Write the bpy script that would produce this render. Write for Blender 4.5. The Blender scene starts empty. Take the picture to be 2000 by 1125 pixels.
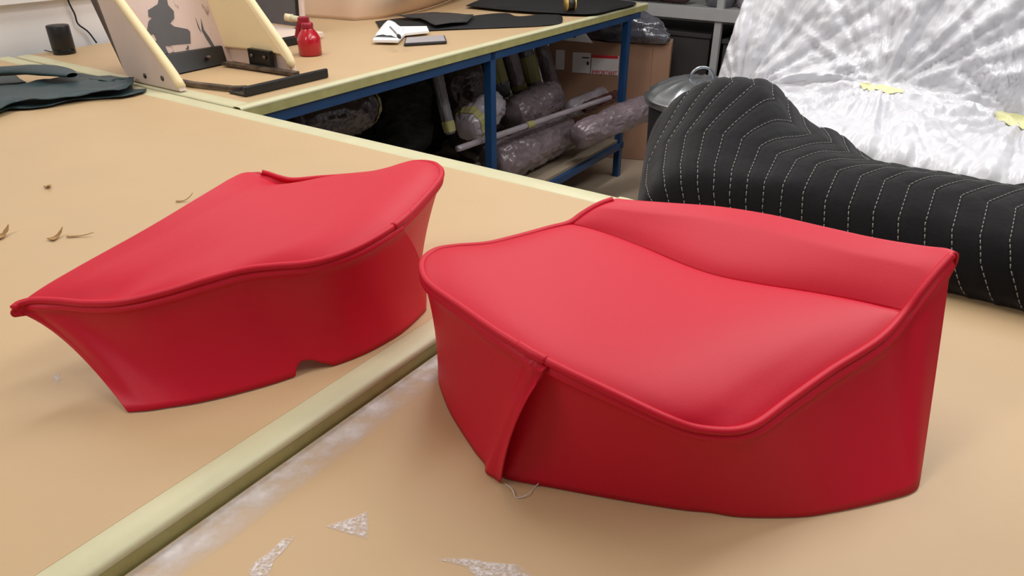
import bpy, bmesh, math, random
import numpy as np
from mathutils import Vector, noise

# ------------------------------------------------------------------ camera
S = bpy.context.scene
COL = S.collection
FPX, TH, HC, ZT = 1410.0, math.atan(0.54), 0.55, 1.02      # focal (px of 2000), pitch, height over bench, bench height
ZR = ZT - 0.025                                              # right bench is a little lower
cs, sn = math.cos(TH), math.sin(TH)
CAM = np.array([0, 0, ZT + HC])
cam_d = bpy.data.cameras.new('camera'); cam = bpy.data.objects.new('camera', cam_d); COL.objects.link(cam)
cam.location = CAM; cam.rotation_euler = (math.pi/2 - TH, 0, 0)
cam_d.sensor_width = 36; cam_d.lens = 36*FPX/2000; cam_d.clip_start = 0.02
S.camera = cam

# ------------------------------------------------------------------ light and exposure
w = bpy.data.worlds.new('world'); S.world = w; w.use_nodes = True
w.node_tree.nodes['Background'].inputs[0].default_value = (1.0, 0.99, 0.985, 1)
w.node_tree.nodes['Background'].inputs[1].default_value = 0.18
def area(loc, sx, sy, power, rz=0, col=(1, 0.992, 0.985)):
    d = bpy.data.lights.new('ceiling_tube', 'AREA'); d.shape = 'RECTANGLE'; d.size = sx; d.size_y = sy
    d.energy = power; d.color = col
    o = bpy.data.objects.new('ceiling_tube', d); COL.objects.link(o); o.location = loc; o.rotation_euler = (0, 0, rz)
    return o
area((1.6, 2.1, 2.98), 1.5, 0.35, 30, 0.97)
area((0.3, 3.4, 2.98), 1.5, 0.35, 26, 0.97)
area((2.6, 3.2, 2.98), 1.5, 0.35, 14, 0.97)
area((-1.3, 2.7, 2.98), 1.5, 0.35, 17, 0.97)
area((-1.8, 0.0, 2.98), 1.5, 0.35, 25, 0.97)
area((1.0, 0.6, 2.98), 1.5, 0.35, 12, 0.97)
area((0.2, 1.6, 2.98), 1.5, 0.35, 13, 0.97)
S.view_settings.view_transform = 'Standard'; S.view_settings.look = 'None'
S.view_settings.exposure = 0.0; S.view_settings.gamma = 1.0; S.view_settings.use_curve_mapping = False

# ------------------------------------------------------------------ geometry helpers
def V(*a): return np.array(a, float)
def ray(x, y):
    u = (x-1000)/FPX; v = (562.5-y)/FPX
    return V(u, cs+v*sn, -sn+v*cs)
def at(x, y, z=ZT):
    r = ray(x, y); return CAM + r*((z-CAM[2])/r[2])
A = V(-1.643, 1.137, 0); A /= np.linalg.norm(A); B = V(A[1], -A[0], 0)
C0 = at(470, 212)
def T(a, b, z=ZT): q = C0+a*A+b*B; return V(q[0], q[1], z)
B2 = B*2.925 + A*0.06; B2 /= np.linalg.norm(B2); A2 = A
def TF(a, b, z=ZT): q = C0+a*A2+b*B2; return V(q[0], q[1], z)
def ata(x, y, a):
    r = ray(x, y); return CAM + r*((a-(CAM-C0)@A)/(r@A))
def atb(x, y, b):
    r = ray(x, y); return CAM + r*((b-(CAM-C0)@B)/(r@B))

def nz(p, sc=1.0, o=0.0): return noise.noise(Vector((p[0]*sc+o, p[1]*sc+o*1.7, p[2]*sc-o)))

def tag(o, label=None, cat=None, group=None, kind=None):
    for k, v in (('label', label), ('category', cat), ('group', group), ('kind', kind)):
        if v: o[k] = v
    return o
def empty(name, loc, label=None, cat=None, group=None, kind=None):
    o = bpy.data.objects.new(name, None); COL.objects.link(o); o.location = tuple(loc); o.empty_display_size = 0.05
    return tag(o, label, cat, group, kind)
def root_loc(o):
    l = Vector(o.location)
    while o.parent: o = o.parent; l += Vector(o.location)
    return np.array(l)
def mk(name, vf, m, parent=None, smooth=True, bevel=0, solid=0, sub=0, angle=None):
    verts, faces = vf
    verts = np.array(verts, float)
    if parent is not None: org = root_loc(parent)
    else: org = V((verts[:, 0].min()+verts[:, 0].max())/2, (verts[:, 1].min()+verts[:, 1].max())/2, verts[:, 2].min())
    me = bpy.data.meshes.new(name); me.from_pydata((verts-org).tolist(), [], [list(f) for f in faces]); me.update()
    bm = bmesh.new(); bm.from_mesh(me); bmesh.ops.recalc_face_normals(bm, faces=bm.faces); bm.to_mesh(me); bm.free()
    o = bpy.data.objects.new(name, me); COL.objects.link(o)
    if parent is not None: o.parent = parent
    else: o.location = tuple(org)
    if m: me.materials.append(m)
    if smooth: me.polygons.foreach_set('use_smooth', [True]*len(me.polygons))
    if solid:
        q = o.modifiers.new('solid', 'SOLIDIFY'); q.thickness = solid; q.offset = 0
    if bevel:
        q = o.modifiers.new('bevel', 'BEVEL'); q.width = bevel; q.segments = 2; q.limit_method = 'ANGLE'; q.angle_limit = 0.6
        q = o.modifiers.new('wn', 'WEIGHTED_NORMAL'); q.keep_sharp = True
    if sub:
        q = o.modifiers.new('sub', 'SUBSURF'); q.levels = sub; q.render_levels = sub
    return o
def grid(P, close_u=False):
    P = np.array(P, float); n, m = P.shape[:2]
    f = []
    for i in range(n if close_u else n-1):
        for j in range(m-1):
            a = i*m+j; b = ((i+1) % n)*m+j
            f.append((a, b, b+1, a+1))
    return P.reshape(-1, 3), f
def hexa(c):      # 8 corners: 4 bottom, 4 top
    return c, [(0, 3, 2, 1), (4, 5, 6, 7), (0, 1, 5, 4), (1, 2, 6, 5), (2, 3, 7, 6), (3, 0, 4, 7)]
def boxab(a0, a1, b0, b1, z0, z1, F=None):
    F = F or T
    return hexa([F(a0, b0, z0), F(a1, b0, z0), F(a1, b1, z0), F(a0, b1, z0), F(a0, b0, z1), F(a1, b0, z1), F(a1, b1, z1), F(a0, b1, z1)])
def join(*vfs):
    vs, fs = [], []
    for v, f in vfs:
        o = len(vs); vs += [tuple(q) for q in v]; fs += [tuple(i+o for i in q) for q in f]
    return vs, fs
def prism(poly, off):   # polygon (list of 3D) extruded by vector
    n = len(poly); off = np.array(off)
    v = [np.array(p) for p in poly]+[np.array(p)+off for p in poly]
    f = [tuple(range(n)), tuple(range(2*n-1, n-1, -1))]+[(i, (i+1) % n, (i+1) % n+n, i+n) for i in range(n)]
    return v, f
def frames(pts, closed=False):
    pts = np.array(pts, float); n = len(pts)
    t = np.zeros_like(pts)
    t[1:-1] = pts[2:]-pts[:-2]; t[0] = pts[1]-pts[0]; t[-1] = pts[-1]-pts[-2]
    if closed: t[0] = t[-1] = pts[1]-pts[-2]
    t /= np.linalg.norm(t, axis=1)[:, None]+1e-12
    up = V(0, 0, 1) if abs(t[0][2]) < 0.9 else V(1, 0, 0)
    nn = []
    x = np.cross(t[0], up); x /= np.linalg.norm(x)
    for i in range(n):
        x = x-t[i]*(x@t[i]); x /= np.linalg.norm(x)+1e-12
        nn.append((x.copy(), np.cross(t[i], x)))
    return t, nn
def tube(pts, r, n=8, caps=True):
    pts = np.array(pts, float); t, nn = frames(pts)
    r = np.broadcast_to(np.array(r, float), (len(pts),))
    vs, fs = [], []
    for p, (x, y), q in zip(pts, nn, r):
        for k in range(n):
            an = 2*math.pi*k/n; vs.append(p+q*(math.cos(an)*x+math.sin(an)*y))
    for i in range(len(pts)-1):
        for k in range(n):
            fs.append((i*n+k, i*n+(k+1) % n, (i+1)*n+(k+1) % n, (i+1)*n+k))
    if caps: fs += [tuple(range(n)), tuple(range((len(pts)-1)*n, len(pts)*n))]
    return vs, fs
def lathe(prof, c, n=32):   # prof: (r,z)
    vs, fs = [], []
    for r, z in prof:
        for k in range(n):
            an = 2*math.pi*k/n; vs.append((c[0]+r*math.cos(an), c[1]+r*math.sin(an), c[2]+z))
    for i in range(len(prof)-1):
        for k in range(n): fs.append((i*n+k, i*n+(k+1) % n, (i+1)*n+(k+1) % n, (i+1)*n+k))
    if prof[0][0] > 1e-4: fs.append(tuple(range(n)))
    if prof[-1][0] > 1e-4: fs.append(tuple(range((len(prof)-1)*n, len(prof)*n)))
    return vs, fs
def curve(pts, n, lin=False):
    """centripetal Catmull-Rom through pts, n samples even in arc length"""
    P = np.array(pts, float)
    if lin or len(P) == 2: D = P
    else:
        Q = np.vstack([2*P[0]-P[1], P, 2*P[-1]-P[-2]]); D = []
        for i in range(1, len(Q)-2):
            p0, p1, p2, p3 = Q[i-1:i+3]
            k = [0]
            for a, b in ((p0, p1), (p1, p2), (p2, p3)): k.append(k[-1]+max(np.linalg.norm(b-a), 1e-9)**0.5)
            for s in np.linspace(0, 1, 24, endpoint=(i == len(Q)-3)):
                t = k[1]+s*(k[2]-k[1])
                a1 = (k[1]-t)/(k[1]-k[0])*p0+(t-k[0])/(k[1]-k[0])*p1
                a2 = (k[2]-t)/(k[2]-k[1])*p1+(t-k[1])/(k[2]-k[1])*p2
                a3 = (k[3]-t)/(k[3]-k[2])*p2+(t-k[2])/(k[3]-k[2])*p3
                b1 = (k[2]-t)/(k[2]-k[0])*a1+(t-k[0])/(k[2]-k[0])*a2
                b2 = (k[3]-t)/(k[3]-k[1])*a2+(t-k[1])/(k[3]-k[1])*a3
                D.append((k[2]-t)/(k[2]-k[1])*b1+(t-k[1])/(k[2]-k[1])*b2)
        D = np.array(D)
    L = np.r_[0, np.cumsum(np.linalg.norm(np.diff(D, axis=0), axis=1))]
    s = np.linspace(0, L[-1], n)
    return np.stack([np.interp(s, L, D[:, i]) for i in range(D.shape[1])], 1)

# ------------------------------------------------------------------ materials
def lin(c): return tuple(((x/255)/12.92 if x <= 10.3 else ((x/255+0.055)/1.055)**2.4) for x in c)+(1,)
class M:
    def __init__(s, name, c, rough=0.5, metal=0.0, spec=0.5, coat=0.0, var=None, bump=None, c2=None, alpha=None):
        """var=(scale, amount 0-1, stretch), bump=(scale, strength, kind)"""
        s.m = bpy.data.materials.new(name); s.m.use_nodes = True; nt = s.m.node_tree; s.nt = nt
        s.b = nt.nodes['Principled BSDF']; b = s.b
        b.inputs['Base Color'].default_value = lin(c); b.inputs['Roughness'].default_value = rough
        b.inputs['Metallic'].default_value = metal; b.inputs['Specular IOR Level'].default_value = spec
        b.inputs['Coat Weight'].default_value = coat; b.inputs['Coat Roughness'].default_value = 0.12
        s.tc = nt.nodes.new('ShaderNodeTexCoord')
        if var:
            n = s.noise(var[0], 5, var[2] if len(var) > 2 else None)
            r = nt.nodes.new('ShaderNodeValToRGB'); r.color_ramp.elements[0].position = 0.3; r.color_ramp.elements[1].position = 0.7
            a = lin(c); k = 1-var[1]
            r.color_ramp.elements[0].color = lin(c2) if c2 else tuple(x*k for x in a[:3])+(1,)
            r.color_ramp.elements[1].color = a
            nt.links.new(n, r.inputs[0]); nt.links.new(r.outputs[0], b.inputs['Base Color'])
        if bump:
            bs = bump if isinstance(bump, list) else [bump]
            prev = None
            for sc, st, kd in bs:
                if kd == 'n': h = s.noise(sc, 6)
                elif kd == 'v':
                    v = nt.nodes.new('ShaderNodeTexVoronoi'); v.feature = 'F1'; v.inputs['Scale'].default_value = sc
                    nn_ = nt.nodes.new('ShaderNodeTexNoise'); nn_.inputs['Scale'].default_value = sc*0.6
                    mx = nt.nodes.new('ShaderNodeVectorMath'); mx.operation = 'MULTIPLY_ADD'; mx.inputs[1].default_value = (0.12,)*3
                    nt.links.new(s.tc.outputs['Object'], nn_.inputs['Vector']); nt.links.new(nn_.outputs['Color'], mx.inputs[0]); nt.links.new(s.tc.outputs['Object'], mx.inputs[2])
                    nt.links.new(mx.outputs[0], v.inputs['Vector']); h = v.outputs['Distance']
                elif kd == 'c':      # sharp creases between flat facets
                    v = nt.nodes.new('ShaderNodeTexVoronoi'); v.feature = 'DISTANCE_TO_EDGE'; v.inputs['Scale'].default_value = sc
                    nn_ = nt.nodes.new('ShaderNodeTexNoise'); nn_.inputs['Scale'].default_value = sc*0.5; nn_.inputs['Detail'].default_value = 4
                    mx = nt.nodes.new('ShaderNodeVectorMath'); mx.operation = 'MULTIPLY_ADD'; mx.inputs[1].default_value = (2.2/sc,)*3
                    nt.links.new(s.tc.outputs['Object'], nn_.inputs['Vector']); nt.links.new(nn_.outputs['Color'], mx.inputs[0]); nt.links.new(s.tc.outputs['Object'], mx.inputs[2])
                    nt.links.new(mx.outputs[0], v.inputs['Vector'])
                    mr = nt.nodes.new('ShaderNodeMapRange'); mr.inputs['From Max'].default_value = 0.16
                    nt.links.new(v.outputs['Distance'], mr.inputs['Value']); h = mr.outputs[0]
                elif kd == 'r':
                    v = nt.nodes.new('ShaderNodeTexNoise'); v.noise_type = 'RIDGED_MULTIFRACTAL'; v.inputs['Scale'].default_value = sc
                    v.inputs['Detail'].default_value = 5; v.inputs['Roughness'].default_value = 0.55; v.inputs['Distortion'].default_value = 0.6
                    nt.links.new(s.tc.outputs['Object'], v.inputs['Vector']); h = v.outputs['Fac']
                bp = nt.nodes.new('ShaderNodeBump'); bp.inputs['Strength'].default_value = st; bp.inputs['Distance'].default_value = 0.01
                nt.links.new(h, bp.inputs['Height'])
                if prev: nt.links.new(prev, bp.inputs['Normal'])
                prev = bp.outputs[0]
            nt.links.new(prev, b.inputs['Normal'])
        if alpha is not None: b.inputs['Alpha'].default_value = alpha
    def noise(s, sc, det=4, stretch=None):
        n = s.nt.nodes.new('ShaderNodeTexNoise'); n.inputs['Scale'].default_value = sc; n.inputs['Detail'].default_value = det
        if stretch:
            mp = s.nt.nodes.new('ShaderNodeMapping'); mp.inputs['Scale'].default_value = stretch
            mp.inputs['Rotation'].default_value = (0, 0, 0)
            s.nt.links.new(s.tc.outputs['Object'], mp.inputs[0]); s.nt.links.new(mp.outputs[0], n.inputs['Vector'])
        else: s.nt.links.new(s.tc.outputs['Object'], n.inputs['Vector'])
        return n.outputs['Fac']
def mat(*a, **k): return M(*a, **k).m

m_kraft = mat('kraft_paper', (199, 169, 128), 0.52, spec=0.6, var=(3.0, 0.06), bump=(60, 0.03, 'n'))
m_strip = mat('pale_green_paint', (210, 206, 168), 0.45, var=(9, 0.10), bump=(40, 0.08, 'n'))
m_board = mat('board_edge', (176, 170, 110), 0.6, var=(20, 0.2), bump=(60, 0.1, 'n'))
m_red = mat('red_vinyl', (204, 3, 42), 0.52, spec=0.4, var=(3, 0.04), bump=[(420, 0.035, 'n'), (9, 0.03, 'n')])
m_redin = mat('vinyl_backing', (90, 60, 58), 0.9)
m_blue = mat('blue_steel', (24, 66, 112), 0.4, var=(12, 0.2))
m_wall = mat('white_wall', (240, 237, 236), 0.7, var=(2, 0.05), bump=(30, 0.05, 'n'))
m_floor = mat('beige_floor', (176, 158, 138), 0.5, var=(4, 0.15))
m_ceil = mat('ceiling_white', (225, 222, 216), 0.8)

# ------------------------------------------------------------------ setting
def struct(name, vf, m): 
    o = mk(name, vf, m, smooth=False); o['kind'] = 'structure'; return o
struct('floor', boxab(-4.5, 1.6, -3.5, 4.3, -0.05, 0), m_floor)
wl = struct('wall_left', boxab(1.47, 1.6, -3.5, 4.3, 0, 3.05), m_wall)
struct('wall_back', boxab(-4.5, 1.47, 4.15, 4.3, 0, 3.05), mat('back_wall', (150, 146, 142), 0.8, var=(2, 0.1)))
struct('ceiling', boxab(-4.5, 1.6, -3.5, 4.3, 3.05, 3.1), m_ceil)
struct('trim_1', boxab(1.44, 1.47, -2.2, 4.1, 1.205, 1.235), m_wall)

# ------------------------------------------------------------------ benches
def bench(name, label): return empty(name, (0, 0, 0), label, 'workbench')
bl = bench('work_bench', 'large cutting bench under the left red cover, covered in kraft paper with pale edge strips')
bl.location = tuple(T(0, -0.8, 0))
mk('tabletop', boxab(-1.255, 1.42, -2.1, -0.066, ZT-0.04, ZT-0.002), m_board, bl, False)
mk('kraft_paper', boxab(-1.257, 1.42, -2.1, -0.064, ZT-0.003, ZT), m_kraft, bl, False)
def strip_mesh(f, n=60, wob=0.0012):    # f(s,a,z) profile sweep with a rounded top
    prof = [(0, -0.027), (0, -0.006), (0.02, -0.001), (0.12, 0.0015), (0.5, 0.002), (0.88, 0.0012), (0.985, -0.002), (1, -0.005), (0.985, -0.008)]
    P = []
    for i in range(n):
        s = i/(n-1)
        P.append([f(s, q[0]+wob*12*noise.noise(Vector((s*9, q[0]*2, 3)))*(q[0] > 0.5), q[1]) for q in prof])
    return grid(P)
mk('edge_strip', strip_mesh(lambda s, q, z: T(-1.255-0.043*q, -2.1+2.093*s, ZT+z)), m_strip, bl)
mk('edge_strip', strip_mesh(lambda s, q, z: T(-1.297+2.717*s, -0.068+0.060*q, ZT+z)), m_strip, bl)
mk('edge_board', boxab(-1.2968, -1.255, -2.1, -0.009, ZT-0.040, ZT-0.006), m_board, bl, False)
mk('edge_board', boxab(-1.255, 1.42, -0.066, -0.009, ZT-0.040, ZT-0.006), m_board, bl, False)
mk('apron', boxab(-1.285, 1.40, -2.08, -0.02, ZT-0.12, ZT-0.04), m_blue, bl, False)
for a in (-1.24, 1.34):
    for b in (-2.0, -0.08): mk('leg', boxab(a-0.025, a+0.025, b-0.025, b+0.025, 0, ZT-0.12), m_blue, bl, False)
br = bench('work_bench', 'cutting bench under the right red cover, slightly lower kraft paper top with chalk scuffs')
br.location = tuple(T(-1.9, -0.8, 0))
mk('tabletop', boxab(-2.75, -1.300, -2.1, 0.46, ZR-0.04, ZR-0.002), m_board, br, False)
mk('kraft_paper', boxab(-2.75, -1.300, -2.1, 0.46, ZR-0.003, ZR), m_kraft, br, False)
mk('apron', boxab(-2.7, -1.33, -2.05, 0.42, ZR-0.12, ZR-0.04), m_blue, br, False)
for a in (-2.65, -1.36):
    for b in (-2.0, 0.38): mk('leg', boxab(a-0.025, a+0.025, b-0.025, b+0.025, 0, ZR-0.12), m_blue, br, False)

bf = bench('work_bench', 'far workbench with blue steel frame, kraft paper top and lower shelf of wrapped rolls')
bf.location = tuple(TF(0.7, 1.45, 0))
mk('tabletop', boxab(0.035, 1.40, 0.05, 2.88, ZT-0.034, ZT-0.002, TF), m_board, bf, False)
mk('kraft_paper', boxab(0.03, 1.40, 0.045, 2.885, ZT-0.003, ZT, TF), m_kraft, bf, False)
mk('edge_strip', strip_mesh(lambda s, q, z: TF(0.036-0.036*q, 0.0+2.93*s, ZT+z)), m_strip, bf)
mk('edge_strip', strip_mesh(lambda s, q, z: TF(0.032+1.368*s, 0.062-0.060*q, ZT+z-0.0006)), m_strip, bf)
mk('edge_strip', strip_mesh(lambda s, q, z: TF(0.032+1.368*s, 2.88+0.05*q, ZT+z-0.0006)), m_strip, bf)
mk('edge_board', boxab(0.001, 0.035, 0.004, 2.928, ZT-0.036, ZT-0.006, TF), m_board, bf, False)
mk('edge_board', boxab(0.035, 1.40, 2.88, 2.928, ZT-0.036, ZT-0.006, TF), m_board, bf, False)
mk('edge_board', boxab(0.035, 1.40, 0.003, 0.05, ZT-0.036, ZT-0.006, TF), m_board, bf, False)
mk('top_rail', boxab(0.012, 0.052, 0.01, 2.86, ZT-0.075, ZT-0.036, TF), m_blue, bf, False, 0.002)
mk('top_rail', boxab(1.34, 1.38, 0.02, 2.86, ZT-0.075, ZT-0.036, TF), m_blue, bf, False, 0.002)
mk('end_rail', boxab(0.05, 1.34, 2.78, 2.82, ZT-0.075, ZT-0.036, TF), m_blue, bf, False, 0.002)
mk('shelf_rail', boxab(0.012, 0.052, 0.02, 2.76, 0.18, 0.22, TF), m_blue, bf, False, 0.002)
mk('shelf_rail', boxab(1.34, 1.38, 0.02, 2.76, 0.18, 0.22, TF), m_blue, bf, False, 0.002)
mk('shelf_board', boxab(0.03, 1.38, 0.02, 2.78, 0.222, 0.24, TF), mat('shelf_board', (150, 135, 115), 0.7, var=(6, 0.2)), bf, False)
for a in (0.012, 1.34):
    for b in (0.03, 1.33, 2.72): mk('leg', boxab(a, a+0.04, b-0.02, b+0.02, 0, ZT-0.036, TF), m_blue, bf, False, 0.002)

# ------------------------------------------------------------------ red seat covers
def cushion(label, z0, front, right, left, seam, crest, bol_l, bol_r, panels, nb, dome=0.013, bdome=0.008, seam_w=0.012, joint=None, R=0.015, one=False, notch=None):
    P = lambda q: at(q[0], q[1], z0+q[2])
    C = lambda l, n: curve([P(q) for q in l], n)
    allp = np.array([P(q) for q in front+right+left+crest]); cen = allp.mean(0)
    root = empty('seat_cover', (cen[0], cen[1], z0), label, 'seat cover', 'red vinyl seat covers on the benches')
    def coons(f, bk, l, r):
        nu, nv = len(f), len(l); u = np.linspace(0, 1, nu)[:, None, None]; v = np.linspace(0, 1, nv)[None, :, None]
        s = (1-v)*f[:, None]+v*bk[:, None]+(1-u)*l[None]+u*r[None]
        return s-((1-u)*(1-v)*f[0]+u*(1-v)*f[-1]+(1-u)*v*bk[0]+u*v*bk[-1])
    nu, nv = 90, 64
    if one: f, bk, l, r = C(front, nu), C(crest, nu), C(left+bol_l[1:], nv), C(right+bol_r[1:], nv)
    else: f, bk, l, r = C(front, nu), C(seam, nu), C(left, nv), C(right, nv)
    sp = coons(f, bk, l, r)
    def edge_d(s, i, ax): 
        d = np.linalg.norm(np.diff(s, axis=ax), axis=2); c = np.cumsum(d, ax)
        z = np.zeros_like(np.take(c, [0], ax)); c = np.concatenate([z, c], ax)
        return c if i == 0 else np.take(c, [-1], ax)-c
    e = lambda d, w: 1-np.exp(-d/w)
    du0, du1, dv0, dv1 = edge_d(sp, 0, 0), edge_d(sp, 1, 0), edge_d(sp, 0, 1), edge_d(sp, 1, 1)
    bd = np.vstack([C(front, 160), C(right+(bol_r[1:] if one else []), 160), C(left+(bol_l[1:] if one else []), 160)])[:, :2]
    q_ = sp[:, :, :2].reshape(-1, 2); dm = np.sqrt(((q_[:, None]-bd[None])**2).sum(2).min(1)).reshape(nu, nv)
    sp[:, :, 2] += dome*e(dm, 0.019)*(0.15+0.85*np.clip(dv1/0.07, 0, 1)**0.7 if one else (0.45+0.55*e(dv1, 0.03))*e(dv1, seam_w*0.4))
    # slightly wider than the piping line, so the fabric rolls down onto it
    if one:
        u = np.linspace(0, 1, nu)[:, None]; v = np.linspace(0, 1, nv)[None]
        sp[:, :, 2] -= 0.010*np.exp(-((v-0.62-0.12*(1-u))/0.07)**2)*np.clip((u-0.35)/0.65, 0, 1)**2*e(du1, 0.01)   # shallow crease near the pointed end
        sp[:, :, 2] -= 0.014*np.exp(-((v-0.80)/0.13)**2)*np.exp(-(du0/0.06)**2)*(1-np.exp(-(du0/0.006)**2))    # dip beside the far piping
        bp = sp
    else:
        mk('seat_panel', grid(sp), m_red, root, solid=0.002)
        nb_ = 30
        cr, bl_, br_ = C(crest, nu), C(bol_l, nb_), C(bol_r, nb_)
        bp = coons(bk, cr, bl_, br_)
        du0, du1, dv0, dv1 = edge_d(bp, 0, 0), edge_d(bp, 1, 0), edge_d(bp, 0, 1), edge_d(bp, 1, 1)
        bp[:, :, 2] += bdome*e(du0, 0.015)*e(du1, 0.015)*e(dv0, seam_w)*np.clip(dv1/0.04, 0, 1)
    # roll over the crest and tuck down behind
    t = bp[:, -1]-bp[:, -4]; t /= np.linalg.norm(t, axis=1)[:, None]
    out = t.copy(); out[:, 2] = 0; out /= np.linalg.norm(out, axis=1)[:, None]
    rows = [bp]
    cx, cz = bp[:, -1], None
    n0 = np.stack([-t[:, 0]*t[:, 2], -t[:, 1]*t[:, 2], 1-t[:, 2]**2], 1); n0 /= np.linalg.norm(n0, axis=1)[:, None]
    ctr = bp[:, -1]-n0*R
    for k in range(1, 13):
        an = k/12*math.radians(135)
        rows.append((ctr+R*(math.cos(an)*n0+math.sin(an)*t))[:, None])
    last = rows[-1][:, 0]
    for k in range(1, 5): rows.append((last+V(0, 0, -0.012*k)*nb-out*0.006*k)[:, None])
    mk('seat_panel' if one else 'bolster_panel', grid(np.concatenate(rows, 1)), m_red, root, solid=0.002)
    if not one: mk('seam', tube(curve([P(q)+V(0, 0, 0.0006) for q in seam], 80), 0.0016, 6), m_red, root)
    # piping around three sides, from crest corner to crest corner
    path = [P(q) for q in bol_r[::-1]]+[P(q) for q in right[::-1][1:]]+[P(q) for q in front[::-1][1:]]+[P(q) for q in left[1:]]+[P(q) for q in bol_l[1:]]
    pcd = curve(path, 1500); pc = pcd[::5]
    mk('piping', tube(pc+V(0, 0, 0.001), 0.0046, 10), m_red, root)
    if joint:
        jc = curve([P(q)+V(0, 0, 0.001) for q in joint], 14); mk('piping_joint', tube(jc, 0.0053, 10), m_red, root)
    for ip, pan in enumerate(panels):
        top = np.array([P(q[0]) for q in pan]); bot = np.array([P(q[1])+V(0, 0, 0.0018) for q in pan])
        k = np.r_[0, np.cumsum(np.linalg.norm(np.diff(top, axis=0), axis=1)+0.6*np.linalg.norm(np.diff(bot, axis=0), axis=1))]
        mids = []
        n = 30*len(pan)
        tg = np.gradient(top, axis=0); nrm = np.stack([tg[:, 1], -tg[:, 0], 0*tg[:, 0]], 1); nrm /= np.linalg.norm(nrm, axis=1)[:, None]+1e-9
        sg = np.sign(((top-cen)*nrm)[:, :2].sum(1)); nrm *= sg[:, None]
        for i, q in enumerate(pan):
            if len(q) > 2 and not isinstance(q[2], float): 
                m = P(q[2]); m = 2*m-0.5*(top[i]+bot[i])
            else: m = (top[i]+bot[i])/2+nrm[i]*(q[2] if len(q) > 2 else -0.006)
            mids.append(m)
        mids = np.array(mids)
        # sample by index parameter: smooth for top and mid, straight for the cut hem
        s = np.linspace(0, len(pan)-1, n)
        def crs(Pp):
            Q = np.vstack([2*Pp[0]-Pp[1], Pp, 2*Pp[-1]-Pp[-2]]); o = []
            for x in s:
                i = min(int(x), len(pan)-2); t_ = x-i; p0, p1, p2, p3 = Q[i:i+4]
                o.append(0.5*(2*p1+(p2-p0)*t_+(2*p0-5*p1+4*p2-p3)*t_*t_+(3*p1-p0-3*p2+p3)*t_**3))
            return np.array(o)
        tp, md, nn_ = crs(top), crs(mids), crs(nrm)
        tp = np.array([pcd[((pcd-q)**2).sum(1).argmin()] for q in tp])
        bt = crs(bot)
        rows = []
        for v in np.r_[0, 0.012, 0.025, 0.04, 0.055, 0.075, np.linspace(0.1, 1, 19)]:
            vm = np.interp(s, *zip(*notch))[:, None] if notch and ip == 0 else 1.0
            w_ = v*(1-(1-vm)*v**6)
            q = (1-w_)**2*tp+2*w_*(1-w_)*md+w_*w_*bt
            q = q+nn_*0.0048*(math.exp(-((v-0.05)/0.032)**2))-V(0, 0, 0.0015)*(1-v)**6
            rows.append(q)
        mk('skirt_panel', grid(np.stack(rows, 1)), m_red, root, solid=0.0018)
    return root

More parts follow.
